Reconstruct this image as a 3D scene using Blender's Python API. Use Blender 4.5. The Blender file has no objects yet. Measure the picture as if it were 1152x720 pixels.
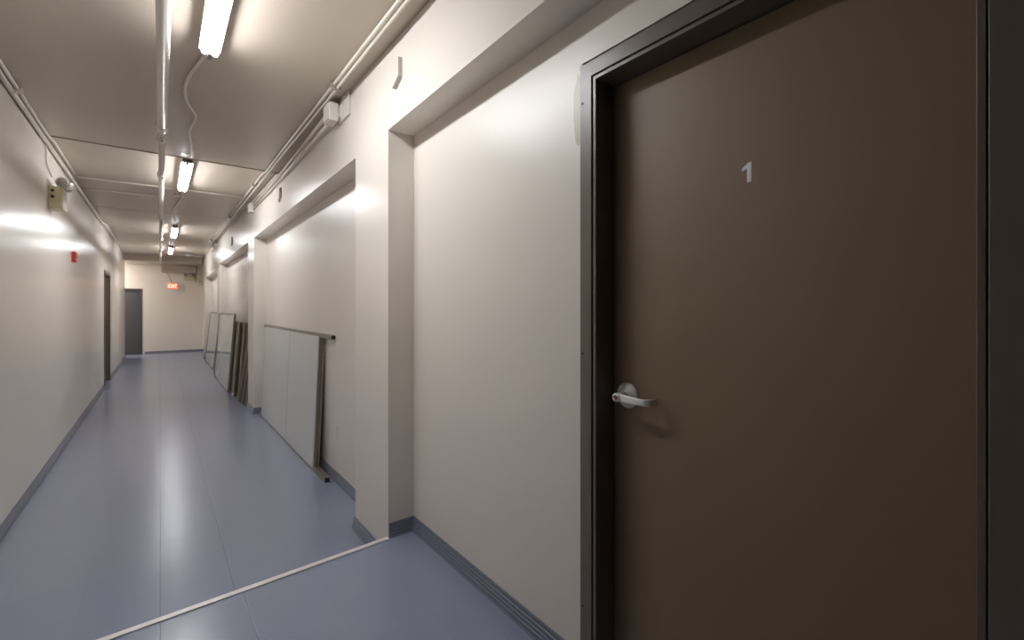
import bpy, bmesh, math, random
from mathutils import Vector, Matrix, Euler

random.seed(7)
S = bpy.context.scene
COL = S.collection
H = 1.46            # eye height above the corridor floor
NEAR = 0.16         # height of the raised landing the camera stands on
XL = -0.80          # left wall
X1 = 1.02           # face of the pilasters and headers
X2 = 1.177          # back of the bays
XD = 1.262          # face of the near door leaf
YE = 18.3           # end wall
CEIL = 2.928
CEIL2 = 2.955

# ------------------------------------------------------------------ materials
def srgb(r, g, b):
    f = lambda c: (c / 255 / 12.92) if c / 255 <= 0.04045 else ((c / 255 + 0.055) / 1.055) ** 2.4
    return (f(r), f(g), f(b), 1.0)

def mat(name, col, rough=0.5, metal=0.0, noise=0.0, nscale=8.0, bump=0.0, bscale=60.0, emit=None, estr=0.0, spec=0.5,
        rough_var=0.0, stretch=None, trans=0.0, coat=0.0):
    m = bpy.data.materials.new(name); m.use_nodes = True
    nt = m.node_tree; N = nt.nodes; L = nt.links
    b = N['Principled BSDF']
    b.inputs['Base Color'].default_value = col
    b.inputs['Roughness'].default_value = rough
    b.inputs['Metallic'].default_value = metal
    b.inputs['Specular IOR Level'].default_value = spec
    b.inputs['Transmission Weight'].default_value = trans
    b.inputs['Coat Weight'].default_value = coat
    if emit:
        b.inputs['Emission Color'].default_value = emit
        b.inputs['Emission Strength'].default_value = estr
    tc = N.new('ShaderNodeTexCoord')
    mp = N.new('ShaderNodeMapping'); L.new(tc.outputs['Object'], mp.inputs['Vector'])
    if stretch: mp.inputs['Scale'].default_value = stretch
    if noise or rough_var:
        n = N.new('ShaderNodeTexNoise'); n.inputs['Scale'].default_value = nscale; n.inputs['Detail'].default_value = 2
        L.new(mp.outputs['Vector'], n.inputs['Vector'])
        if noise:
            mr = N.new('ShaderNodeMapRange')
            mr.inputs['From Min'].default_value = 0.1; mr.inputs['From Max'].default_value = 0.9
            mr.inputs['To Min'].default_value = 1 - noise; mr.inputs['To Max'].default_value = 1 + noise
            L.new(n.outputs['Fac'], mr.inputs['Value'])
            hv = N.new('ShaderNodeHueSaturation'); hv.inputs['Color'].default_value = col
            L.new(mr.outputs['Result'], hv.inputs['Value'])
            L.new(hv.outputs['Color'], b.inputs['Base Color'])
        if rough_var:
            m2 = N.new('ShaderNodeMapRange')
            m2.inputs['From Min'].default_value = 0.1; m2.inputs['From Max'].default_value = 0.9
            m2.inputs['To Min'].default_value = rough - rough_var; m2.inputs['To Max'].default_value = rough + rough_var
            L.new(n.outputs['Fac'], m2.inputs['Value']); L.new(m2.outputs['Result'], b.inputs['Roughness'])
    if bump:
        n2 = N.new('ShaderNodeTexNoise'); n2.inputs['Scale'].default_value = bscale; n2.inputs['Detail'].default_value = 3
        L.new(mp.outputs['Vector'], n2.inputs['Vector'])
        bp = N.new('ShaderNodeBump'); bp.inputs['Strength'].default_value = bump; bp.inputs['Distance'].default_value = 0.01
        L.new(n2.outputs['Fac'], bp.inputs['Height']); L.new(bp.outputs['Normal'], b.inputs['Normal'])
    return m

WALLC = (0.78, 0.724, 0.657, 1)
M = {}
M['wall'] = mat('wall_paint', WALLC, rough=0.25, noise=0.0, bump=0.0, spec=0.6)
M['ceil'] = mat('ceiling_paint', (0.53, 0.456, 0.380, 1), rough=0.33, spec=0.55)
M['paint'] = mat('painted_metal', (0.70, 0.645, 0.58, 1), rough=0.28, noise=0.03, nscale=9)
M['base'] = mat('vinyl_baseboard', (0.170, 0.187, 0.235, 1), rough=0.40, noise=0.08, nscale=5)
M['door'] = mat('brown_door_paint', (0.200, 0.133, 0.071, 1), rough=0.54, noise=0.05, nscale=3, spec=0.75)
M['jamb'] = mat('brown_frame_paint', (0.150, 0.122, 0.097, 1), rough=0.33, noise=0.08, nscale=9)
M['gdoor'] = mat('charcoal_door_paint', (0.075, 0.075, 0.082, 1), rough=0.4, noise=0.05, nscale=3)
M['gap'] = mat('dark_gap', (0.01, 0.009, 0.008, 1), rough=0.7)
M['white'] = mat('white_enamel', (0.78, 0.77, 0.75, 1), rough=0.35)
M['plastic'] = mat('white_plastic', (0.74, 0.70, 0.64, 1), rough=0.35)
M['num'] = mat('white_vinyl_number', (0.93, 0.93, 0.94, 1), rough=0.4)
M['chrome'] = mat('satin_chrome', (0.90, 0.89, 0.87, 1), rough=0.28, metal=0.12, noise=0.04, nscale=30)
M['brass'] = mat('brass_keyway', (0.55, 0.36, 0.2, 1), rough=0.3, metal=1.0)
M['tube'] = mat('fluorescent_tube', (0.9, 0.9, 0.9, 1), rough=0.4, emit=(0.955, 0.975, 1.0, 1), estr=72.0)
M['holder'] = mat('lamp_holder_plastic', (0.22, 0.21, 0.20, 1), rough=0.4)
M['seam'] = mat('old_seam_paint', (0.36, 0.31, 0.255, 1), rough=0.5, noise=0.2, nscale=12)
M['seamlight'] = mat('ceiling_seam_paint', (0.47, 0.40, 0.33, 1), rough=0.4)
M['galv'] = mat('galvanised_steel', (0.50, 0.49, 0.47, 1), rough=0.3, metal=0.9, noise=0.08, nscale=30)
M['bracket'] = mat('worn_painted_steel', (0.66, 0.62, 0.57, 1), rough=0.4, metal=0.0, noise=0.12, nscale=40)
M['alu'] = mat('aluminium_rail', (0.33, 0.295, 0.24, 1), rough=0.36, metal=0.7, noise=0.05, nscale=20)
M['bronze'] = mat('bronze_anodised', (0.17, 0.135, 0.095, 1), rough=0.42, metal=0.45, noise=0.08, nscale=12)
M['tan'] = mat('tan_anodised', (0.34, 0.28, 0.20, 1), rough=0.42, metal=0.35, noise=0.08, nscale=12)
M['sheet'] = mat('frosted_white_sheet', (0.66, 0.66, 0.64, 1), rough=0.32, noise=0.02, nscale=2)
M['black'] = mat('black_cap', (0.012, 0.012, 0.012, 1), rough=0.5)
M['yellowed'] = mat('yellowed_enamel', (0.62, 0.55, 0.36, 1), rough=0.38)
M['lens'] = mat('lamp_lens', (0.55, 0.53, 0.49, 1), rough=0.18, metal=0.7)
M['red'] = mat('red_plastic', (0.42, 0.03, 0.02, 1), rough=0.35)
M['signface'] = mat('lit_red_sign_face', (0.6, 0.05, 0.03, 1), rough=0.4, emit=(1.0, 0.075, 0.03, 1), estr=1.5)
M['signtext'] = mat('lit_sign_letters', (0.9, 0.7, 0.6, 1), rough=0.4, emit=(1.0, 0.50, 0.36, 1), estr=1.7)
M['strip'] = mat('threshold_metal', (0.80, 0.78, 0.76, 1), rough=0.4, metal=0.2, noise=0.12, nscale=14)
M['backpaint'] = mat('wall_bay_paint', WALLC, rough=0.35, noise=0.01, nscale=1.6, bump=0.0, spec=0.6)

def glass_mat():
    m = bpy.data.materials.new('greenish_glass'); m.use_nodes = True
    b = m.node_tree.nodes['Principled BSDF']
    b.inputs['Base Color'].default_value = (0.74, 0.80, 0.75, 1)
    b.inputs['Roughness'].default_value = 0.05
    b.inputs['IOR'].default_value = 1.5
    b.inputs['Transmission Weight'].default_value = 0.25
    return m
M['glass'] = glass_mat()

def wall_smudge():
    """bay paint with the unpainted, beige patch beside the near door frame"""
    m = M['backpaint']; nt = m.node_tree; N = nt.nodes; L = nt.links; b = N['Principled BSDF']
    src = b.inputs['Base Color'].links[0].from_socket
    tc = N.new('ShaderNodeTexCoord'); sp = N.new('ShaderNodeSeparateXYZ'); L.new(tc.outputs['Object'], sp.inputs[0])
    def mathn(op, a, v):
        n = N.new('ShaderNodeMath'); n.operation = op
        L.new(a, n.inputs[0])
        if hasattr(v, 'type') and not isinstance(v, (int, float)): L.new(v, n.inputs[1])
        else: n.inputs[1].default_value = v
        return n.outputs[0]
    yy = mathn('DIVIDE', mathn('SUBTRACT', sp.outputs['Y'], 1.137), 0.022)
    zz = mathn('DIVIDE', mathn('SUBTRACT', sp.outputs['Z'], 2.16), 0.125)
    r2 = mathn('ADD', mathn('POWER', mathn('ABSOLUTE', yy, 0), 2.0), mathn('POWER', mathn('ABSOLUTE', zz, 0), 2.0))
    no = N.new('ShaderNodeTexNoise'); no.inputs['Scale'].default_value = 30
    L.new(tc.outputs['Object'], no.inputs['Vector'])
    r3 = mathn('ADD', r2, mathn('MULTIPLY', mathn('SUBTRACT', no.outputs['Fac'], 0.5), 0.9))
    mr = N.new('ShaderNodeMapRange'); mr.inputs['From Min'].default_value = 1.1; mr.inputs['From Max'].default_value = 0.85
    L.new(r3, mr.inputs['Value'])
    mx = N.new('ShaderNodeMix'); mx.data_type = 'RGBA'
    L.new(mr.outputs['Result'], mx.inputs['Factor']); L.new(src, mx.inputs[6])
    mx.inputs[7].default_value = (0.50, 0.42, 0.33, 1)
    L.new(mx.outputs[2], b.inputs['Base Color'])
wall_smudge()

def floor_mat():
    m = mat('grey_painted_floor', (0.245, 0.275, 0.375, 1), rough=0.25)
    nt = m.node_tree; N = nt.nodes; L = nt.links; b = N['Principled BSDF']
    tc = N.new('ShaderNodeTexCoord'); sp = N.new('ShaderNodeSeparateXYZ'); L.new(tc.outputs['Object'], sp.inputs[0])
    def seam(sock, off, per, w):
        a = N.new('ShaderNodeMath'); a.operation = 'ADD'; a.inputs[1].default_value = off; L.new(sock, a.inputs[0])
        p = N.new('ShaderNodeMath'); p.operation = 'PINGPONG'; p.inputs[1].default_value = per / 2; L.new(a.outputs[0], p.inputs[0])
        r = N.new('ShaderNodeMapRange'); r.inputs['From Min'].default_value = 0; r.inputs['From Max'].default_value = w
        L.new(p.outputs[0], r.inputs['Value']); return r.outputs['Result']
    sx = seam(sp.outputs['X'], 10 * 0.305, 0.305, 0.004)
    sy = seam(sp.outputs['Y'], 0.1, 0.305, 0.004)
    mn = N.new('ShaderNodeMath'); mn.operation = 'MINIMUM'; L.new(sx, mn.inputs[0]); L.new(sy, mn.inputs[1])
    no = N.new('ShaderNodeTexNoise'); no.inputs['Scale'].default_value = 7; no.inputs['Detail'].default_value = 3
    L.new(tc.outputs['Object'], no.inputs['Vector'])
    n2 = N.new('ShaderNodeTexNoise'); n2.inputs['Scale'].default_value = 120
    L.new(tc.outputs['Object'], n2.inputs['Vector'])
    b1 = N.new('ShaderNodeBump'); b1.inputs['Strength'].default_value = 0.08; b1.inputs['Distance'].default_value = 0.004
    L.new(mn.outputs[0], b1.inputs['Height'])
    b2 = N.new('ShaderNodeBump'); b2.inputs['Strength'].default_value = 0.10; b2.inputs['Distance'].default_value = 0.01
    no.inputs['Scale'].default_value = 9; no.inputs['Detail'].default_value = 0
    L.new(no.outputs['Fac'], b2.inputs['Height']); L.new(b1.outputs['Normal'], b2.inputs['Normal'])
    def lines(sock, strength):
        r = N.new('ShaderNodeMapRange'); r.inputs['To Min'].default_value = strength; r.inputs['To Max'].default_value = 1.0
        L.new(sock, r.inputs['Value']); return r.outputs['Result']
    mm = N.new('ShaderNodeMath'); mm.operation = 'MULTIPLY'
    
    def one(x0, strength, w):
        a = N.new('ShaderNodeMath'); a.operation = 'SUBTRACT'; a.inputs[1].default_value = x0; L.new(sp.outputs['X'], a.inputs[0])
        c = N.new('ShaderNodeMath'); c.operation = 'ABSOLUTE'; L.new(a.outputs[0], c.inputs[0])
        r = N.new('ShaderNodeMapRange'); r.inputs['From Max'].default_value = w; r.inputs['To Min'].default_value = strength
        L.new(c.outputs[0], r.inputs['Value']); return r.outputs['Result']
    m3 = N.new('ShaderNodeMath'); m3.operation = 'MULTIPLY'; L.new(one(0.0, 0.66, 0.004), m3.inputs[0]); L.new(one(0.305, 0.74, 0.004), m3.inputs[1])
    m4 = N.new('ShaderNodeMath'); m4.operation = 'MULTIPLY'; L.new(m3.outputs[0], m4.inputs[0]); L.new(lines(sx, 0.96), m4.inputs[1])
    L.new(m4.outputs[0], mm.inputs[0]); L.new(lines(sy, 0.93), mm.inputs[1])
    hv = N.new('ShaderNodeHueSaturation'); hv.inputs['Color'].default_value = b.inputs['Base Color'].default_value
    L.new(mm.outputs[0], hv.inputs['Value']); L.new(hv.outputs['Color'], b.inputs['Base Color'])
    b3 = N.new('ShaderNodeBump'); b3.inputs['Strength'].default_value = 0.06; b3.inputs['Distance'].default_value = 0.002
    L.new(n2.outputs['Fac'], b3.inputs['Height']); L.new(b2.outputs['Normal'], b3.inputs['Normal'])
    L.new(b3.outputs['Normal'], b.inputs['Normal'])
    return m
M['floor'] = floor_mat()

# ------------------------------------------------------------------ mesh helpers
def hexa(bm, p):
    """p: 8 points, bottom ring then top ring (counter-clockwise from above)"""
    v = [bm.verts.new(q) for q in p]
    for f in ((0, 3, 2, 1), (4, 5, 6, 7), (0, 1, 5, 4), (1, 2, 6, 5), (2, 3, 7, 6), (3, 0, 4, 7)):
        bm.faces.new([v[i] for i in f])
    return v

def box(bm, x0, x1, y0, y1, z0, z1, bev=0.0, seg=2):
    v = hexa(bm, [(x0, y0, z0), (x1, y0, z0), (x1, y1, z0), (x0, y1, z0), (x0, y0, z1), (x1, y0, z1), (x1, y1, z1), (x0, y1, z1)])
    if bev:
        es = list({e for q in v for e in q.link_edges})
        bmesh.ops.bevel(bm, geom=es, offset=bev, segments=seg, affect='EDGES', profile=0.5)
    return v

def tube(bm, pts, r, n=12, cap=True, rads=None):
    pts = [Vector(p) for p in pts]
    rings = []
    up = None
    for i, p in enumerate(pts):
        if i == 0: d = pts[1] - pts[0]
        elif i == len(pts) - 1: d = pts[-1] - pts[-2]
        else: d = (pts[i + 1] - p).normalized() + (p - pts[i - 1]).normalized()
        d.normalize()
        if up is None:
            up = Vector((0, 0, 1)) if abs(d.z) < 0.9 else Vector((1, 0, 0))
        a = d.cross(up)
        a.normalize(); c = a.cross(d); c.normalize(); up = c
        rr = rads[i] if rads else r
        rings.append([bm.verts.new(p + (a * math.cos(2 * math.pi * k / n) + c * math.sin(2 * math.pi * k / n)) * rr) for k in range(n)])
    for A, B in zip(rings, rings[1:]):
        for k in range(n):
            f = bm.faces.new((A[k], A[(k + 1) % n], B[(k + 1) % n], B[k])); f.smooth = True
    if cap:
        bm.faces.new(rings[0][::-1]); bm.faces.new(rings[-1])

def lathe(bm, org, axis, prof, n=28):
    """prof: (distance along axis, radius)"""
    axis = Vector(axis).normalized()
    t = Vector((0, 0, 1)) if abs(axis.z) < 0.9 else Vector((1, 0, 0))
    a = axis.cross(t).normalized(); c = a.cross(axis).normalized(); org = Vector(org)
    rings = []
    for s, r in prof:
        if r < 1e-6: rings.append([bm.verts.new(org + axis * s)])
        else: rings.append([bm.verts.new(org + axis * s + (a * math.cos(2 * math.pi * k / n) + c * math.sin(2 * math.pi * k / n)) * r) for k in range(n)])
    for A, B in zip(rings, rings[1:]):
        for k in range(n):
            k2 = (k + 1) % n
            if len(A) == 1 and len(B) == 1: continue
            if len(A) == 1: f = bm.faces.new((A[0], B[k2], B[k]))
            elif len(B) == 1: f = bm.faces.new((A[k], A[k2], B[0]))
            else: f = bm.faces.new((A[k], A[k2], B[k2], B[k]))
            f.smooth = True
    for R, rev in ((rings[0], True), (rings[-1], False)):
        if len(R) > 1: bm.faces.new(R[::-1] if rev else R)

def smooth_pts(pts, k=6):
    P = [Vector(p) for p in pts]; out = []
    for i in range(len(P) - 1):
        p0 = P[max(i - 1, 0)]; p1 = P[i]; p2 = P[i + 1]; p3 = P[min(i + 2, len(P) - 1)]
        for j in range(k):
            t = j / k
            out.append(0.5 * ((2 * p1) + (-p0 + p2) * t + (2 * p0 - 5 * p1 + 4 * p2 - p3) * t * t + (-p0 + 3 * p1 - 3 * p2 + p3) * t ** 3))
    out.append(P[-1]); return out

def obj(name, bm, m, parent=None):
    bmesh.ops.recalc_face_normals(bm, faces=bm.faces[:])
    me = bpy.data.meshes.new(name); bm.to_mesh(me); bm.free()
    o = bpy.data.objects.new(name, me); COL.objects.link(o)
    me.materials.append(m)
    if parent: o.parent = parent
    return o

def tag(o, label, cat, group=None, kind=None):
    o['label'] = label; o['category'] = cat
    if group: o['group'] = group
    if kind: o['kind'] = kind
    return o

def empty(name, loc, label, cat, group=None, kind=None, rot=(0, 0, 0)):
    o = bpy.data.objects.new(name, None); COL.objects.link(o)
    o.empty_display_size = 0.1
    o.location = loc; o.rotation_euler = rot
    return tag(o, label, cat, group, kind)

def copy_tree(o, parent=None):
    c = o.copy(); COL.objects.link(c)
    if parent: c.parent = parent
    for ch in list(o.children): copy_tree(ch, c)
    return c

def bm_(): return bmesh.new()

# ------------------------------------------------------------------ the shell
# floor: corridor slab plus the raised landing in front (its far edge runs slightly askew)
def edge_y(x): return 2.392 + (x + 0.18) * 0.06
bm = bm_()
box(bm, -3.4, 1.30, 2.0, YE + 0.1, -0.12, 0.0)
box(bm, -4.1, XL - .1, -3.1, 1.0, -0.12, NEAR)
hexa(bm, [(XL - .1, -3.1, -0.12), (1.40, -3.1, -0.12), (1.40, edge_y(1.40), -0.12), (XL - .1, edge_y(XL - .1), -0.12),
          (XL - .1, -3.1, NEAR), (1.40, -3.1, NEAR), (1.40, edge_y(1.40), NEAR), (XL - .1, edge_y(XL - .1), NEAR)])
tag(obj('floor', bm, M['floor']), 'glossy grey-blue painted tile floor of the corridor', 'floor', kind='structure')

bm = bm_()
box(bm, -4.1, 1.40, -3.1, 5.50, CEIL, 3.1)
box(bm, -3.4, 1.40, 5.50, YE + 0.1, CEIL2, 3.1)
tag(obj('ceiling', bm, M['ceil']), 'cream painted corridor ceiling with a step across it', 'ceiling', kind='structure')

for i, (y, w, m) in enumerate(((5.492, 0.010, 'seam'), (9.06, 0.003, 'seamlight'))):
    bm = bm_(); z = CEIL if i == 0 else CEIL2
    box(bm, XL, X1, y - w, y + w * .8, z - (0.007 if i == 0 else 0.003), z + 0.001, 0.002)
    tag(obj('trim_%d' % (i + 1), bm, M[m]), ('brownish seam strip across the ceiling before the second strip light', 'faint seam strip across the ceiling before the third strip light')[i], 'trim', kind='structure')

# left wall with the opening of the dark door
LD0, LD1, LDT = 11.02, 12.22, 2.145
bm = bm_()
box(bm, XL - 0.15, XL, 0.8, LD0, -0.1, 3.0)
box(bm, XL - 0.15, XL, LD1, 17.2, -0.1, 3.0)
box(bm, XL - 0.15, XL, LD0, LD1, LDT, 3.0)
tag(obj('wall_left', bm, M['wall']), 'long glossy cream wall along the left of the corridor', 'wall', kind='structure')
bm = bm_()
box(bm, -3.4, XL - 0.15, 17.05, 17.2, -0.1, 3.0)
box(bm, -3.4, -3.25, 17.2, YE, -0.1, 3.0)
tag(obj('wall_side', bm, M['wall']), 'cream wall turning the corner beside the far charcoal door', 'wall', kind='structure')
ED0, ED1, EDT = -1.36, -0.44, 2.05
bm = bm_()
box(bm, -3.4, ED0, YE, YE + 0.15, -0.1, 3.0)
box(bm, ED1, 1.40, YE, YE + 0.15, -0.1, 3.0)
box(bm, ED0, ED1, YE, YE + 0.15, EDT, 3.0)
tag(obj('wall_end', bm, M['wall']), 'beige wall closing the far end of the corridor', 'wall', kind='structure')
bm = bm_(); box(bm, -4.1, 1.6, -3.15, -3.0, 0, 3.0); box(bm, -4.1, -3.95, -3.0, 1.0, 0, 3.0); box(bm, -4.0, XL - 0.15, 0.8, 0.95, 0, 3.0)  # unseen lobby, added wide and dark to keep bounce light off the near door
tag(obj('wall_back', bm, M['jamb']), 'unseen lobby walls behind the landing, dark brown to cut bounce light', 'wall', kind='structure')

# right wall: back of the bays, pilasters and headers
DY0, DY1, DT = 0.122, 1.064, 2.252          # near door opening inside the frame face
PIL = [(2.463, 3.006), (7.12, 7.64), (11.7, 12.15), (15.65, 16.3)]
def bay_top(y):                              # the headers drop very slightly down the corridor
    return H + (1.050 - 0.0186 * y if y < 3 else 1.004 - 0.0063 * y)
bm = bm_()
fy0, fy1, ft = 0.070, 1.116, 2.318
box(bm, X2, X2 + 0.22, -3.1, fy0, -0.1, 3.0)
box(bm, X2, X2 + 0.22, fy1, YE + 0.1, -0.1, 3.0)
box(bm, X2, X2 + 0.22, fy0, fy1, ft, 3.0)
tag(obj('wall_right', bm, M['backpaint']), 'cream back wall of the shallow bays along the right side', 'wall', kind='structure')
bm = bm_()
for a, b in PIL: box(bm, X1, X2 + 0.02, a, b, -0.1, 3.0)
def header(y0, y1, z0, z1):
    hexa(bm, [(X1, y0, z0), (X2 + .02, y0, z0), (X2 + .02, y1, z1), (X1, y1, z1), (X1, y0, 3.0), (X2 + .02, y0, 3.0), (X2 + .02, y1, 3.0), (X1, y1, 3.0)])
header(-3.1, 2.463, H + 1.108, H + 1.004)
header(3.006, 7.12, H + 0.987, H + 0.962)
header(7.64, 11.7, H + 0.958, H + 0.948)
header(12.15, 15.65, H + 0.868, H + 0.850)
tag(obj('wall_pilasters', bm, M['wall']), 'cream pilasters and headers framing the wall bays', 'wall', kind='structure')

# ceiling beams and soffit at the far end
bm = bm_()
box(bm, XL, X1, 16.7, YE, H + 1.335, CEIL2 + .02, 0.004)
tag(obj('beam', bm, M['ceil']), 'wide shallow soffit across the ceiling before the end wall', 'beam', kind='structure')
bm = bm_()
box(bm, 0.03, 0.93, 17.75, YE, H + 1.12, H + 1.335)
tag(obj('beam', bm, M['ceil']), 'lower boxed beam on the right above the exit sign', 'beam', kind='structure')
bm = bm_()
box(bm, 0.95, X2 + .01, 17.2, YE, H + 0.78, H + 1.335)
tag(obj('beam', bm, M['ceil']), 'boxed-in bulkhead in the far right ceiling corner', 'beam', kind='structure')

# ribbed vinyl baseboards
def baseboard(name, runs, label):
    """runs: (x0,y0,x1,y1,nx,ny,z0) along a wall, n = outward normal; ribbed profile"""
    bm = bm_()
    prof = [(0, 0.080), (0.004, 0.079), (0.006, 0.074), (0.006, 0.060), (0.0095, 0.058), (0.0095, 0.043), (0.012, 0.041), (0.012, 0.026),
            (0.015, 0.024), (0.016, 0.008), (0.020, 0.0), (0, 0)]
    for x0, y0, x1, y1, nx, ny, z0 in runs:
        A = [bm.verts.new((x0 + nx * d, y0 + ny * d, z0 + z)) for d, z in prof]
        B = [bm.verts.new((x1 + nx * d, y1 + ny * d, z0 + z)) for d, z in prof]
        n = len(prof)
        for k in range(n): bm.faces.new((A[k], A[(k + 1) % n], B[(k + 1) % n], B[k]))
        bm.faces.new(A[::-1]); bm.faces.new(B)
    tag(obj(name, bm, M['base']), label, 'baseboard', kind='structure')
baseboard('baseboard_left', [(XL, 2.36, XL, LD0 - .06, 1, 0, 0), (XL, LD1 + .06, XL, 17.2, 1, 0, 0), (XL, 0.8, XL, 2.35, 1, 0, NEAR)],
          'grey vinyl baseboard along the left wall')
runs = [(X2, fy1 + .003, X2, 2.463, -1, 0, NEAR), (X2, 2.463, X1 + .004, 2.463, 0, -1, NEAR), (X2, -1.6, X2, fy0 - .003, -1, 0, NEAR)]
for i, (a, b) in enumerate(PIL):
    runs.append((X1, a + (0.006 if i == 0 else -0.02), X1, b + 0.02, -1, 0, 0))
    runs.append((X2, b, X1, b, 0, 1, 0))
    if i: runs.append((X2, a, X1, a, 0, -1, 0))
    runs.append((X2, b, X2, PIL[i + 1][0] if i < 3 else YE, -1, 0, 0))
baseboard('baseboard_right', runs, 'ribbed grey vinyl baseboard following the bays on the right')
baseboard('baseboard_end', [(ED1 + .06, YE, X2, YE, 0, -1, 0)], 'grey vinyl baseboard along the end wall')

# metal nosing on the edge of the landing
t = empty('threshold_strip', (0.1, edge_y(0.1), NEAR), 'thin worn metal strip edging the step across the grey floor', 'threshold', rot=(0, 0, math.atan(0.06)))
bm = bm_(); box(bm, -0.895, 0.917, -0.027, 0.004, 0.0005, 0.006, 0.0015); box(bm, -0.895, 0.917, 0.0005, 0.004, -0.03, 0.003)
obj('nosing', bm, M['strip'], t)
for k in range(7):
    bm = bm_(); lathe(bm, (-0.78 + k * 0.262, -0.011, 0.0045), (0, 0, 1), [(0, 0.0045), (0.0012, 0.004), (0.0018, 0)], 12)
    s = obj('screw', bm, M['galv'], t)

# ------------------------------------------------------------------ doors
def door_frame(bm, wall_x, d, y0, y1, z0, zt, face=0.052, proud=0.012, step=0.016, rev=0.10):
    """pressed-steel frame round an opening y0..y1 / z0..zt in a wall whose face is at wall_x; d = +1 when the wall lies in +x"""
    def bx(xa, xb, ya, yb, za, zb, bev=0.0015):
        box(bm, min(xa, xb), max(xa, xb), ya, yb, za, zb, bev)
    f = wall_x - d * proud; g = wall_x - d * (proud - 0.005); r = wall_x + d * rev
    # outer faces
    bx(f, r, y1, y1 + face, z0, zt + face); bx(f, r, y0 - face, y0, z0, zt + face); bx(f, r, y0 - .001, y1 + .001, zt, zt + face)
    # inner step
    bx(g, r, y1 - step, y1 - 0.003, z0, zt - 0.003); bx(g, r, y0 + 0.003, y0 + step, z0, zt - 0.003); bx(g, r, y0 + step, y1 - step, zt - step, zt - 0.003)

# near brown door, number 1
t = empty('door_1', (X2, 0.59, NEAR), 'large brown steel door with a white number 1 and satin lever', 'door', kind='structure')
def local(bmx, o):
    bmesh.ops.translate(bmx, verts=bmx.verts[:], vec=-Vector(o)); return bmx
ORG = (X2, 0.59, NEAR)
bm = bm_(); door_frame(bm, X2, 1, DY0, DY1, NEAR, DT)
fr = obj('door_frame', local(bm, ORG), M['jamb'], t)
for z in (2.17, 1.30, 0.42):
    bm = bm_(); lathe(bm, (X2 - 0.0122, DY1 + 0.040, z), (-1, 0, 0), [(0, 0.0045), (0.0008, 0.004), (0.0008, 0)], 12)
    obj('screw_hole', local(bm, ORG), M['gap'], fr)
bm = bm_(); box(bm, XD, XD + 0.045, DY0 + 0.019, DY1 - 0.019, NEAR + 0.006, DT - 0.019, 0.002)
obj('door_panel', local(bm, ORG), M['door'], t)
bm = bm_(); box(bm, XD + 0.05, XD + 0.09, DY0 - 0.05, DY1 + 0.05, NEAR, DT + 0.05)
obj('backing', local(bm, ORG), M['gap'], t)
# lever handle
HY, HZ = 0.985, H - 0.299
h = bpy.data.objects.new('door_handle', None); COL.objects.link(h); h.parent = t; h.location = (XD - X2, HY - 0.59, HZ - NEAR)
h['label'] = 'satin chrome lever handle'
bm = bm_(); lathe(bm, (0, 0, 0), (-1, 0, 0), [(0, 0.0435), (0.003, 0.0435), (0.007, 0.041), (0.010, 0.034), (0.012, 0.024), (0.016, 0.021), (0.018, 0.0)], 40)
obj('rosette', bm, M['chrome'], h)
bm = bm_()
lathe(bm, (-0.012, 0, 0), (-1, 0, 0), [(0, 0.0135), (0.028, 0.0125), (0.034, 0.0148), (0.052, 0.0148), (0.054, 0.0135), (0.054, 0)], 24)
# flat arm, swept with rectangular section; then the return towards the door
path = [(-0.056, 0.004, 0.0, .0130), (-0.057, -0.03, -0.001, .0125), (-0.057, -0.07, -0.002, .0115), (-0.056, -0.103, -0.002, .0112), (-0.051, -0.113, -0.002, .0112), (-0.044, -0.1185, -0.002, .0112), (-0.020, -0.126, -0.002, .0108)]
secs = []
for i, (x, y, z, hh) in enumerate(path):
    p = Vector((x, y, z))
    q0 = Vector(path[max(i - 1, 0)][:3]); q1 = Vector(path[min(i + 1, len(path) - 1)][:3])
    dd = (q1 - q0).normalized(); nn = dd.cross(Vector((0, 0, 1))).normalized(); th = 0.0052
    sec = []
    for k in range(16):
        a = 2 * math.pi * k / 16; ca, sa = math.cos(a), math.sin(a)
        e = 0.45
        sec.append(bm.verts.new(p + nn * (th * math.copysign(abs(ca) ** e, ca)) + Vector((0, 0, 1)) * (hh * math.copysign(abs(sa) ** e, sa))))
    secs.append(sec)
for A, B in zip(secs, secs[1:]):
    for k in range(16):
        f = bm.faces.new((A[k], A[(k + 1) % 16], B[(k + 1) % 16], B[k])); f.smooth = True
bm.faces.new(secs[0][::-1]); bm.faces.new(secs[-1])
obj('lever', bm, M['chrome'], h)
bm = bm_(); lathe(bm, (-0.0655, 0, 0), (-1, 0, 0), [(0, 0.0088), (0.0022, 0.0085), (0.0024, 0.006), (0.0014, 0.0058), (0.0014, 0)], 24)
box(bm, -0.0690, -0.0665, -0.0008, 0.0008, -0.0045, 0.0045)
obj('key_cylinder', bm, M['brass'], h)
# number 1 (seen from the corridor: flag on the +y side)
bm = bm_()
oy, oz, s = 0.5855, H + 0.3665, 0.054
gl = [(0.20, -0.5), (-0.04, -0.5), (-0.04, 0.20), (-0.30, 0.11), (-0.30, 0.27), (0.06, 0.5), (0.20, 0.5)]
gl = [(x, y) for x, y in gl]
F = [bm.verts.new((XD - 0.0012, oy - x * s * 0.92, oz + y * s)) for x, y in gl]
B = [bm.verts.new((XD + 0.0002, oy - x * s * 0.92, oz + y * s)) for x, y in gl]
bm.faces.new(F); bm.faces.new(B[::-1])
for k in range(len(gl)): bm.faces.new((F[k], B[k], B[(k + 1) % len(gl)], F[(k + 1) % len(gl)]))
n = obj('door_number', local(bm, ORG), M['num'], t); n['label'] = 'white number 1'

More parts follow.
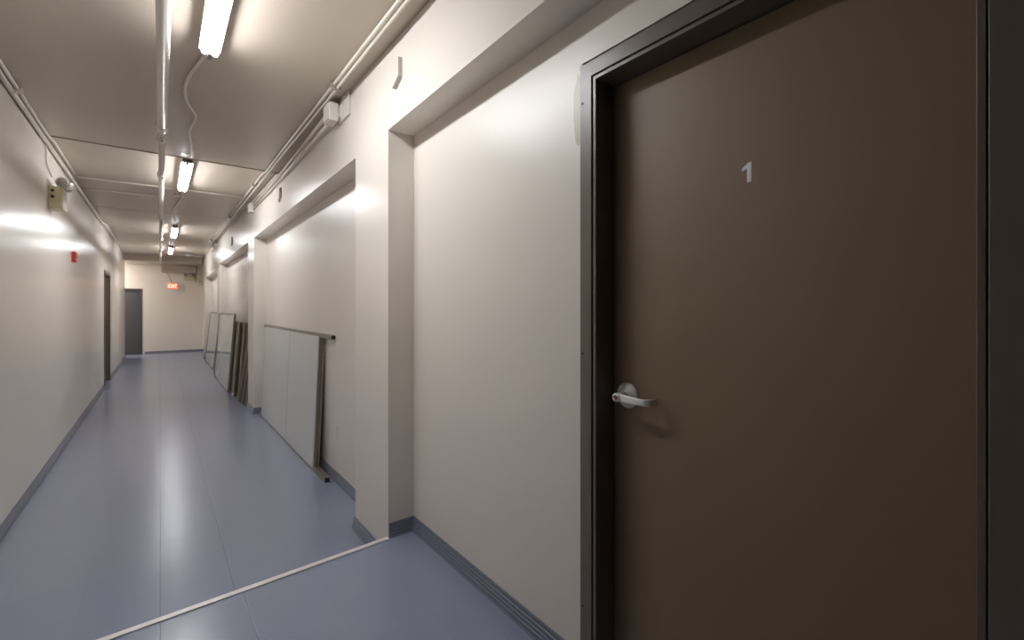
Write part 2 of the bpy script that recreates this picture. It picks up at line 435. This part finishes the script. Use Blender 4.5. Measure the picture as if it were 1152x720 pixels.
# dark door in the left wall
t = empty('door_2', (XL, 11.6, 0), 'dark brown door set into the left wall', 'door', kind='structure')
ORG = (XL, 11.6, 0)
bm = bm_(); door_frame(bm, XL, -1, LD0 + .055, LD1 - .055, 0, LDT - .055, rev=0.13)
obj('door_frame', local(bm, ORG), M['jamb'], t)
bm = bm_(); box(bm, XL - 0.125, XL - 0.08, LD0 + .07, LD1 - .07, 0.006, LDT - .07, 0.002)
obj('door_panel', local(bm, ORG), M['door'], t)
bm = bm_(); lathe(bm, (XL - 0.08, LD0 + 0.15, 1.0), (1, 0, 0), [(0, 0.04), (0.008, 0.036), (0.012, 0.013), (0.045, 0.013), (0.05, 0.026), (0.07, 0.024), (0.075, 0)], 20)
obj('door_knob', local(bm, ORG), M['chrome'], t)

# charcoal door in the end wall
t = empty('door_3', (-0.9, YE, 0), 'charcoal grey door in the far end wall', 'door', kind='structure')
ORG = (-0.9, YE, 0)
bm = bm_()
for a, b, c, d in ((ED0 - .0, ED0 + .05, 0, EDT), (ED1 - .05, ED1, 0, EDT), (ED0 + .05, ED1 - .05, EDT - .05, EDT)):
    box(bm, a, b, YE - 0.012, YE + 0.13, c, d, 0.002)
obj('door_frame', local(bm, ORG), M['gdoor'], t)
bm = bm_(); box(bm, ED0 + .054, ED1 - .054, YE + 0.03, YE + 0.075, 0.006, EDT - .054, 0.002)
obj('door_panel', local(bm, ORG), M['gdoor'], t)
bm = bm_(); lathe(bm, (ED0 + 0.13, YE + 0.03, 1.0), (0, -1, 0), [(0, 0.035), (0.008, 0.03), (0.012, 0.013), (0.045, 0.013), (0.05, 0.026), (0.07, 0.024), (0.075, 0)], 20)
obj('door_knob', local(bm, ORG), M['chrome'], t)

# ------------------------------------------------------------------ fluorescent lights
LX = 0.215
def make_light():
    t = empty('fluorescent_light', (LX, 2.33, CEIL), '', 'ceiling light', 'fluorescent strip lights along the ceiling')
    bm = bm_()
    hexa(bm, [(-0.049, -0.635, -0.060), (0.049, -0.635, -0.060), (0.049, 0.635, -0.060), (-0.049, 0.635, -0.060), (-0.040, -0.635, -0.0005), (0.040, -0.635, -0.0005), (0.040, 0.635, -0.0005), (-0.040, 0.635, -0.0005)])
    obj('housing', bm, M['white'], t)
    for e in (-1, 1):
        bm = bm_()
        box(bm, -0.010, 0.010, e * 0.640 - 0.034, e * 0.640 + 0.034, -0.090, -0.0595, 0.003); box(bm, -0.041, 0.041, e * 0.6385 - 0.003, e * 0.6385 + 0.003, -0.0595, -0.001, 0.001)
        obj('end_plate', bm, M['holder'], t)
        for sx in (-1, 1):
            bm = bm_(); box(bm, sx * 0.0255 - 0.008, sx * 0.0255 + 0.008, e * 0.633 - 0.009, e * 0.633 + 0.009, -0.086, -0.0598, 0.003)
            obj('lamp_holder', bm, M['holder'], t)
    for sx in (-1, 1):
        bm = bm_(); tube(bm, [(sx * 0.0255, -0.624, -0.0745), (sx * 0.0255, 0.624, -0.0745)], 0.0125, 16)
        tb = obj('tube', bm, M['tube'], t)
    return t
L0 = make_light()
lights = [(2.36, CEIL, 'bright two-tube strip light nearest the brown numbered door'),
          (6.17, CEIL2, 'two-tube strip light second along the ceiling, past the ceiling step'),
          (10.85, CEIL2, 'two-tube strip light third along the ceiling, beyond the faint ceiling seam'),
          (14.35, CEIL2, 'two-tube strip light farthest down the ceiling, by the end soffit')]
for i, (y, z, lab) in enumerate(lights):
    o = L0 if i == 0 else copy_tree(L0)
    o.location = (LX, y, z); o['label'] = lab

# ------------------------------------------------------------------ sprinkler pipe
PX, PZ = 0.012, H + 1.335
t = empty('sprinkler_pipe', (PX, 8, CEIL2), 'long cream pipe hung under the ceiling beside the strip lights', 'pipe')
ORG = (PX, 8, CEIL2)
bm = bm_()
tube(bm, [(PX, -1.6, PZ), (PX, 4.25, PZ)], 0.029, 20)
tube(bm, [(PX, 4.25, PZ), (PX, 16.7, PZ)], 0.024, 20)
obj('pipe', local(bm, ORG), M['paint'], t)
for y, r in ((4.25, 0.038), (5.78, 0.036), (11.2, 0.036)):
    bm = bm_(); lathe(bm, (PX, y - 0.045, PZ), (0, 1, 0), [(0, r - .008), (0.006, r), (0.03, r), (0.034, r - .004), (0.056, r - .004), (0.06, r), (0.084, r), (0.09, r - .008)], 20)
    obj('coupling', local(bm, ORG), M['paint'], t)
for y in (1.4, 4.55, 8.55, 12.6):
    bm = bm_()
    zc = CEIL if y < 5.5 else CEIL2
    tube(bm, [(PX, y, PZ + 0.034), (PX, y, zc)], 0.006, 10)
    ring = [(PX + 0.034 * math.cos(a), y, PZ + 0.034 * math.sin(a)) for a in [2 * math.pi * k / 24 for k in range(25)]]
    tube(bm, ring, 0.004, 8)
    obj('hanger', local(bm, ORG), M['paint'], t)
for y in (4.42, 8.75):
    bm = bm_()
    lathe(bm, (PX, y, PZ - 0.02), (0, 0, -1), [(0, 0.012), (0.018, 0.012), (0.02, 0.009), (0.034, 0.008), (0.036, 0.014), (0.040, 0.014), (0.041, 0)], 14)
    obj('sprinkler_head', local(bm, ORG), M['galv'], t)

# ------------------------------------------------------------------ conduits and cables
def run(name, pts, r, m, label, cat, group=None, k=0, n=10):
    bm = bm_()
    P = smooth_pts(pts, k) if k else pts
    o0 = Vector(pts[0])
    tube(bm, P, r, n)
    bmesh.ops.translate(bm, verts=bm.verts[:], vec=-o0)
    o = obj(name, bm, m); o.location = o0
    return tag(o, label, cat, group)

run('light_cable', [(0.225, 3.035, CEIL - .012), (0.20, 3.18, CEIL - .010), (0.135, 3.62, CEIL - .010), (0.150, 3.95, CEIL - .010), (0.215, 4.22, CEIL - .010), (0.190, 4.62, CEIL - .010),
    (0.225, 5.02, CEIL - .010), (0.235, 5.36, CEIL - .010), (0.215, 5.38, CEIL - .014)], 0.0095, M['paint'], 'wavy flexible cream cable on the ceiling between the two nearest strip lights', 'cable', 'ceiling light cables', 8, 10)
run('light_cable', [(0.215, 6.83, CEIL2 - .012), (0.23, 7.2, CEIL2 - .010), (0.22, 7.8, CEIL2 - .010), (0.16, 8.6, CEIL2 - .010), (0.20, 9.7, CEIL2 - .010), (0.215, 10.19, CEIL2 - .012)], 0.008, M['paint'],
    'thin cream cable on the ceiling past the small ceiling box', 'cable', 'ceiling light cables', 8, 8)
run('light_cable', [(0.215, 11.51, CEIL2 - .012), (0.24, 12.0, CEIL2 - .010), (0.20, 13.0, CEIL2 - .010), (0.215, 13.68, CEIL2 - .012)], 0.008, M['paint'],
    'thin cream cable on the ceiling between the two farthest strip lights', 'cable', 'ceiling light cables', 6, 8)

G = 'conduits painted with the ceiling'
run('electrical_conduit', [(0.897, -1.6, CEIL - .014), (0.897, 2.6, CEIL - .014), (0.897, 5.48, CEIL - .016), (0.897, 5.7, CEIL2 - .014), (0.897, 11.9, CEIL2 - .014)], 0.011, M['paint'], 'upper cream conduit tight under the ceiling along the right side', 'conduit', G)
run('electrical_conduit', [(0.918, -1.6, CEIL - .030), (0.918, 3.1, CEIL - .032), (0.916, 7.6, CEIL - .028), (0.918, 11.9, CEIL - .02)], 0.009, M['paint'], 'second cream conduit hanging just below the one along the right ceiling edge', 'conduit', G)
run('electrical_conduit', [(0.958, 3.40, H + 1.400), (0.998, 5.1, H + 1.395), (1.006, 7.05, H + 1.390)], 0.012, M['paint'], 'upper of the two cream conduits on the header from the white junction box', 'conduit', G)
run('electrical_conduit', [(0.975, 3.40, H + 1.348), (1.000, 5.1, H + 1.345), (1.006, 7.05, H + 1.340)], 0.012, M['paint'], 'lower of the two cream conduits on the header from the white junction box', 'conduit', G)
run('electrical_conduit', [(XL + .022, -1.6, CEIL - .030), (XL + .022, 5.3, CEIL - .030), (XL + .022, 10.4, CEIL - .028), (XL + .05, 10.7, CEIL - .015), (XL + .05, 13.6, CEIL - .012)], 0.016, M['paint'], 'thick cream conduit in the left ceiling corner', 'conduit', G)
run('electrical_conduit', [(XL + .050, -1.6, CEIL - .014), (XL + .050, 5.4, CEIL - .014), (XL + .050, 5.75, CEIL2 - .014), (XL + .050, 7.0, CEIL2 - .014)], 0.012, M['paint'], 'thin cream conduit on the ceiling beside the left corner conduit', 'conduit', G)
run('electrical_conduit', [(XL + .03, 7.08, CEIL2 - .014), (0.1, 7.06, CEIL2 - .012), (0.905, 7.04, CEIL2 - .014)], 0.010, M['paint'], 'cream conduit crossing the ceiling just past the second strip light', 'conduit', G)
run('electrical_conduit', [(XL + .03, 7.75, CEIL2 - .014), (-0.15, 7.70, CEIL2 - .012), (PX, 7.68, CEIL2 - .012)], 0.008, M['paint'], 'thin cream conduit from the left corner to the ceiling pipe', 'conduit', G)
run('electrical_conduit', [(XL + .016, 5.62, CEIL - .05), (XL + .014, 5.66, CEIL - .20), (XL + .02, 5.86, CEIL - .27)], 0.008, M['paint'], 'short bent conduit dropping to the left emergency light', 'conduit', G, 5)

# conduit clips
CL = None
for x, y, z, w, lab in ((0.902, 3.05, CEIL, .05, 'small metal clip on the right ceiling conduits above the white junction box'),
                   (0.902, 6.2, CEIL2, .05, 'small metal clip on the right ceiling conduits past the ceiling step'),
                   (0.902, 8.6, CEIL2, .05, 'small metal clip farther along the right ceiling conduits'),
                   (XL + .04, 4.4, CEIL, .05, 'small metal clip on the left corner conduits')):
    bm = bm_(); box(bm, -w * .55, w * .75, -0.008, 0.008, -0.048, -0.0008, 0.003)
    o = obj('conduit_clip', bm, M['galv'] if x > 0 else M['paint']); o.location = (x, y, z); tag(o, lab, 'clip', 'conduit clips')

# ------------------------------------------------------------------ boxes on the right header
t = empty('junction_box', (X1, 3.24, H + 1.400), 'white junction box with its back plate on the right header', 'junction box')
bm = bm_(); box(bm, -0.016, -0.0005, -0.135, 0.07, -0.095, 0.085, 0.004); obj('back_plate', bm, M['plastic'], t)
bm = bm_(); box(bm, -0.095, -0.030, 0.02, 0.155, -0.098, 0.030, 0.008, 3); obj('box', bm, M['plastic'], t)
bm = bm_(); box(bm, -0.101, -0.094, 0.028, 0.147, -0.090, 0.022, 0.003); obj('cover', bm, M['plastic'], t)
bm = bm_(); box(bm, -0.031, -0.015, 0.03, 0.068, -0.06, 0.02); obj('spacer', bm, M['plastic'], t)
t = empty('conduit_box', (X1, 7.12, H + 1.36), 'small square box where the two header conduits end', 'junction box')
bm = bm_(); box(bm, -0.062, -0.0005, -0.06, 0.06, -0.06, 0.06, 0.006); obj('box', bm, M['plastic'], t)
bm = bm_(); box(bm, -0.068, -0.061, -0.052, 0.052, -0.052, 0.052, 0.002); obj('cover', bm, M['plastic'], t)
t = empty('conduit_box', (0.93, 12.0, CEIL2), 'shiny metal box under the ceiling by the third pilaster', 'junction box')
bm = bm_(); box(bm, -0.07, 0.07, -0.07, 0.07, -0.07, -0.001, 0.005); obj('box', bm, M['galv'], t)
bm = bm_(); tube(bm, smooth_pts([(0.0, 0.0, -0.07), (0.0, 0.06, -0.13), (0.03, 0.25, -0.15), (0.035, 0.9, -0.15)], 6), 0.016, 10); obj('elbow', bm, M['galv'], t)
t = empty('conduit_box', (0.62, 15.6, CEIL2), 'shiny metal conduit fittings under the ceiling near the end soffit', 'junction box')
bm = bm_(); box(bm, -0.06, 0.06, -0.06, 0.06, -0.06, -0.001, 0.004); obj('box', bm, M['galv'], t)
bm = bm_(); tube(bm, [(0.06, 0, -0.035), (0.20, 0, -0.045), (0.38, 0, -0.04)], 0.020, 10); lathe(bm, (0.13, 0, -0.04), (1, 0, 0), [(0, .02), (0.004, .032), (0.04, .032), (0.044, .02)], 14); obj('elbow', bm, M['galv'], t)
bm = bm_(); box(bm, -0.05, 0.05, -0.035, 0.035, -0.026, -0.001, 0.004)
o = obj('ceiling_box', bm, M['paint']); o.location = (0.20, 7.45, CEIL2); tag(o, 'small cream box on the ceiling past the second strip light', 'junction box')

# bent brackets on the headers
def bracket():
    bm = bm_()
    box(bm, -0.004, -0.0005, -0.016, 0.016, -0.045, 0.055, 0.001)            # strap on the wall
    box(bm, -0.024, -0.003, -0.016, -0.012, -0.045, 0.055, 0.001)             # flange
    hexa(bm, [(-0.024, -0.016, -0.047), (-0.0005, -0.016, -0.047), (-0.0005, 0.062, -0.085), (-0.024, 0.062, -0.085),
              (-0.024, -0.016, -0.041), (-0.0005, -0.016, -0.041), (-0.0005, 0.062, -0.079), (-0.024, 0.062, -0.079)])
    return obj('wall_bracket', bm, M['bracket'])
b0 = None
for y, z, lab in ((2.29, H + 1.275, 'bent metal bracket on the near header above the brown door bay'),
                  (5.33, H + 1.215, 'bent metal bracket on the second header, above the leaning white panel'),
                  (9.4, H + 1.19, 'bent metal bracket on the third header, above the leaning glass panel')):
    o = bracket() if b0 is None else b0.copy()
    if b0 is None: b0 = o
    else: COL.objects.link(o)
    o.location = (X1, y, z); tag(o, lab, 'bracket', 'bent brackets on the headers')

# ------------------------------------------------------------------ left wall fittings
t = empty('emergency_light', (XL, 5.88, H + 1.0), 'boxy emergency light with two round heads on the left wall', 'emergency light', 'emergency lights')
bm = bm_(); box(bm, 0.0005, 0.006, -0.125, 0.125, -0.10, 0.15, 0.002); obj('back_plate', bm, M['plastic'], t)
bm = bm_(); box(bm, 0.006, 0.10, -0.115, 0.115, -0.10, 0.095, 0.006); hs = obj('housing', bm, M['yellowed'], t)
bm = bm_(); box(bm, 0.099, 0.104, -0.112, 0.112, -0.096, 0.092, 0.002); obj('front_cover', bm, M['plastic'], t)
for z in (0.055, 0.0):
    bm = bm_(); lathe(bm, (0.035, -0.1145, z), (0, -1, 0), [(0, 0.012), (0.004, 0.012), (0.005, 0.006), (0.006, 0)], 14); obj('knockout', bm, M['gap'], t)
for y, x, hz in ((-0.065, 0.070, 0.128), (0.065, 0.090, 0.118)):
    bm = bm_()
    lathe(bm, (x, y, 0.092), (0, 0, 1), [(0, 0.014), (0.045, 0.012), (0.045, 0)], 12)
    ax = Vector((0.40 if y < 0 else 0.62, -0.80 if y < 0 else -0.66, -0.36)).normalized(); c = Vector((x + 0.02, y, hz + 0.02))
    lathe(bm, c - ax * 0.045, ax, [(0, 0), (0.004, 0.022), (0.03, 0.043), (0.060, 0.050), (0.066, 0.050)], 24)
    hd = obj('lamp_head', bm, M['plastic'], t)
    bm = bm_(); lathe(bm, c + ax * 0.0205, ax, [(0, 0.046), (0.005, 0.040), (0.010, 0.022), (0.012, 0)], 24); obj('lens', bm, M['lens'], hd)

t = empty('fire_alarm', (XL, 7.23, H + 0.58), 'small red fire alarm sounder on the left wall', 'fire alarm')
bm = bm_(); box(bm, 0.0005, 0.040, -0.045, 0.045, -0.06, 0.06, 0.006, 3); obj('housing', bm, M['red'], t)
bm = bm_(); box(bm, 0.039, 0.052, -0.028, 0.028, -0.012, 0.045, 0.008, 3); obj('strobe', bm, M['lens'], t)

def outlet(loc, rz, label):
    t = empty('wall_outlet', loc, label, 'outlet', 'wall outlets', rot=(0, 0, rz))
    bm = bm_(); box(bm, 0.0003, 0.006, -0.036, 0.036, -0.060, 0.060, 0.002); obj('cover_plate', bm, M['white'], t)
    for z in (0.022, -0.022):
        bm = bm_(); box(bm, 0.005, 0.0075, -0.016, 0.016, z - 0.014, z + 0.014, 0.002); s = obj('socket', bm, M['plastic'], t)
        bm = bm_()
        for yy in (-0.006, 0.006): box(bm, 0.0070, 0.0078, yy - 0.0012, yy + 0.0012, z - 0.004, z + 0.006)
        obj('slots', bm, M['gap'], s)
    return t
outlet((XL, 8.9, 0.36), 0, 'white wall outlet low on the left wall')
outlet((X2, 3.93, 0.415), math.pi, 'white wall outlet low in the bay beside the leaning white panel')

# ------------------------------------------------------------------ end wall fittings
t = empty('exit_sign', (0.325, YE, H + 0.69), 'lit red EXIT sign on the end wall', 'exit sign')
bm = bm_(); box(bm, -0.135, 0.135, -0.060, -0.0005, -0.088, 0.088, 0.006); obj('housing', bm, M['plastic'], t)
bm = bm_(); box(bm, -0.128, 0.128, -0.066, -0.059, -0.081, 0.081, 0.002); fc = obj('sign_face', bm, M['signface'], t)
bm = bm_()
def bar(ax, az, bx_, bz, w=0.009):
    a = Vector((ax, az)) * 0.84; b = Vector((bx_, bz)) * 0.84; d = (b - a).normalized(); nrm = Vector((-d.y, d.x)) * w
    q = [a + nrm, a - nrm, b - nrm, b + nrm]
    F = [bm.verts.new((p.x, -0.068, p.y)) for p in q]; B = [bm.verts.new((p.x, -0.0655, p.y)) for p in q]
    bm.faces.new(F); bm.faces.new(B)
    for k in range(4): bm.faces.new((F[k], F[(k + 1) % 4], B[(k + 1) % 4], B[k]))
h_ = 0.068
bar(-0.118, -h_, -0.118, h_); bar(-0.118, h_ - .009, -0.066, h_ - .009); bar(-0.118, 0, -0.072, 0); bar(-0.118, -h_ + .009, -0.066, -h_ + .009)
bar(-0.050, h_, 0.012, -h_); bar(0.012, h_, -0.050, -h_)
bar(0.040, -h_, 0.040, h_)
bar(0.062, h_ - .009, 0.126, h_ - .009); bar(0.094, -h_, 0.094, h_)
obj('lettering', bm, M['signtext'], fc)
run('sign_cable', [(0.17, 18.0, H + 1.12), (0.235, 18.2, H + 0.97), (0.31, 18.285, H + 0.80)], 0.007, M['holder'], 'thin cable running down to the red exit sign', 'cable')

t = empty('emergency_light', (0.77, YE, H + 0.99), 'pale emergency light high on the end wall by the corner', 'emergency light', 'emergency lights')
bm = bm_(); box(bm, -0.14, 0.14, -0.085, -0.0005, -0.10, 0.02, 0.006); obj('housing', bm, M['yellowed'], t)
for x in (-0.11, 0.10):
    bm = bm_(); lathe(bm, (x, -0.05, 0.018), (0, 0, 1), [(0, 0.013), (0.03, 0.013), (0.03, 0)], 12)
    lathe(bm, (x, -0.02, 0.060), (0, -1, 0), [(0, 0), (0.004, 0.025), (0.05, 0.048), (0.07, 0.05)], 20)
    hd = obj('lamp_head', bm, M['yellowed'], t)
    bm = bm_(); lathe(bm, (x, -0.0895, 0.060), (0, -1, 0), [(0, 0.046), (0.006, 0.03), (0.008, 0)], 20); obj('lens', bm, M['lens'], hd)

# ------------------------------------------------------------------ leaning panels
# white two-leaf partition frame in the second bay
phi = math.atan(0.053 / 1.22)
t = empty('partition_panel', (1.078, 5.6, 0.0), 'white two-sheet partition panel on metal rails leaning in the second bay', 'panel', rot=(0, phi, 0))
Y0, Y1 = 4.315 - 5.6, 6.92 - 5.6
SEAM = 5.44 - 5.6
for a, b in ((Y0, SEAM - .006), (SEAM + .006, Y1)):
    bm = bm_(); box(bm, 0.0, 0.011, a, b, 0.018, 1.200, 0.002); sh = obj('sheet', bm, M['sheet'], t)
bm = bm_(); box(bm, 0.0035, 0.0075, SEAM - .0058, SEAM + .0058, 0.018, 1.198); obj('joint', bm, M['bronze'], t)
def channel(bm, y0, y1, z0, z1, x0=0.012, x1=0.047):
    box(bm, x0, x1, y0, y1, z0, z1, 0.002)
RN, RF = 3.965 - 5.6, 7.085 - 5.6
bm = bm_(); channel(bm, RN, RF, 1.190, 1.228); r1 = obj('top_rail', bm, M['alu'], t)
bm = bm_(); box(bm, 0.015, 0.044, RN - 0.002, RN + 0.01, 1.194, 1.224, 0.001); obj('end_cap', bm, M['black'], r1)
bm = bm_(); channel(bm, RN - .02, RF, 0.0, 0.045, 0.002, 0.047); r2 = obj('bottom_rail', bm, M['alu'], t)
bm = bm_(); box(bm, 0.007, 0.042, RN - 0.022, RN - 0.01, 0.006, 0.039, 0.001); obj('end_cap', bm, M['black'], r2)
for a in (Y0 - 0.055, Y1 - 0.06):
    bm = bm_(); box(bm, 0.012, 0.028, a, a + 0.055, 0.045, 1.190, 0.002); p = obj('post', bm, M['bronze'], t)
    bm = bm_(); box(bm, 0.029, 0.046, a + 0.012, a + 0.048, 0.045, 1.190, 0.002); obj('post_liner', bm, M['tan'], p)

# glass panels
def framed(name, xb, y0, y1, hgt, lean, label, fm, gm, cat='panel', group=None, fw=0.035, th=0.034):
    yc = (y0 + y1) / 2; L = (y1 - y0) / 2
    ph = math.atan(lean / hgt)
    t = empty(name, (xb, yc, 0.0005), label, cat, group, rot=(0, ph, 0))
    gl = bm_(); box(gl, th * .30, th * .55, -L + fw * .6, L - fw * .6, fw * .6, hgt - fw * .6, 0.001)
    obj('glass' if gm is M['glass'] else 'sheet', gl, gm, t)
    for nm, (a, b, c, d) in (('bottom_rail', (-L, L, 0, fw)), ('top_rail', (-L, L, hgt - fw, hgt)), ('stile', (-L, -L + fw, fw, hgt - fw)), ('stile', (L - fw, L, fw, hgt - fw))):
        bm = bm_(); box(bm, 0, th, a, b, c, d, 0.002); obj(nm, bm, fm, t)
    return t
framed('glass_panel', 0.915, 9.18, 11.68, 1.352, 0.100, 'framed glass panel leaning nearest, beside the stacked bronze frames', M['alu'], M['glass'], group='leaning glass panels', fw=0.024)
framed('glass_panel', 0.985, 12.75, 15.25, 1.345, 0.130, 'framed glass panel leaning farthest down the right wall', M['alu'], M['glass'], group='leaning glass panels', fw=0.024)
# bronze frames behind the near glass panel
GB = 'bronze framed panels stacked behind the glass'
f1 = framed('framed_panel', 0.955, 8.72, 10.95, 1.215, 0.090, 'outermost brown framed panel behind the near glass panel', M['bronze'], M['tan'], group=GB, fw=0.05, th=0.030)
f2 = framed('framed_panel', 0.990, 8.52, 10.80, 1.215, 0.088, 'middle tan framed panel in the stack behind the near glass panel', M['tan'], M['bronze'], group=GB, fw=0.05, th=0.030)
f3 = framed('framed_panel', 1.025, 8.36, 10.70, 1.215, 0.086, 'innermost brown framed panel in the stack, against the wall', M['bronze'], M['tan'], group=GB, fw=0.05, th=0.034)
bm = bm_(); box(bm, -0.028, 0.0, -1.15, -1.09, 0.0, 0.06, 0.006); c = obj('corner_block', bm, M['plastic'], f1); c['label'] = 'white plastic corner block'
# loose metal tracks leaning by the second pilaster
labs = ['slim metal track leaning closest to the brown frames', 'second slim metal track leaning beside the brown frames', 'third slim metal track leaning beside the brown frames',
        'slim metal track leaning second from the pilaster', 'slim metal track leaning tight behind the pilaster edge']
for k in range(5):
    yb = 8.25 - k * 0.125; xb = 0.958 + k * 0.008
    ln = 1.17 - 0.04 * (k % 3)
    ph = math.asin((1.172 - 0.034 - xb) / ln)
    t = empty('metal_track', (xb, yb, 0.0005), labs[k], 'track', 'loose tracks leaning in the third bay', rot=(0, ph, 0))
    bm = bm_()
    box(bm, 0, 0.030, -0.030, -0.024, 0, ln, 0.001); box(bm, 0, 0.030, 0.024, 0.030, 0, ln, 0.001); box(bm, 0.024, 0.030, -0.024, 0.024, 0, ln)
    obj('channel', bm, M['bronze'] if k % 2 else M['tan'], t)
    bm = bm_(); box(bm, 0.001, 0.024, -0.023, 0.023, 0.0, 0.012, 0.001); obj('foot', bm, M['black'], t)

# ceiling lamp of the side passage that meets the corridor at its far end
ld = bpy.data.lights.new('passage_lamp', 'AREA'); lo = bpy.data.objects.new('passage_lamp', ld); COL.objects.link(lo)
ld.shape = 'RECTANGLE'; ld.size = 1.2; ld.size_y = 0.15; ld.energy = 45; ld.color = (1.0, 0.97, 0.94)
lo.location = (-1.9, 17.75, CEIL2 - 0.06)

# ------------------------------------------------------------------ world, camera, colour management
w = bpy.data.worlds.new('World'); S.world = w; w.use_nodes = True
w.node_tree.nodes['Background'].inputs['Color'].default_value = (0.05, 0.05, 0.05, 1)
w.node_tree.nodes['Background'].inputs['Strength'].default_value = 0.2

cd = bpy.data.cameras.new('camera'); cam = bpy.data.objects.new('camera', cd); COL.objects.link(cam)
cd.sensor_fit = 'HORIZONTAL'; cd.sensor_width = 36; cd.lens = 16
cd.shift_y = -14 / 1152
cd.clip_start = 0.02
cam.location = (0, 0, H); cam.rotation_euler = (math.pi / 2, 0, -math.atan(396 / 512))
S.camera = cam

S.view_settings.view_transform = 'Standard'; S.view_settings.look = 'None'
S.view_settings.gamma = 1; S.view_settings.use_curve_mapping = False
S.view_settings.exposure = 0.24
S.cycles.max_bounces = 10; S.cycles.diffuse_bounces = 6; S.cycles.glossy_bounces = 5; S.cycles.transmission_bounces = 8
S.cycles.caustics_reflective = False; S.cycles.caustics_refractive = False
S.cycles.sample_clamp_indirect = 6
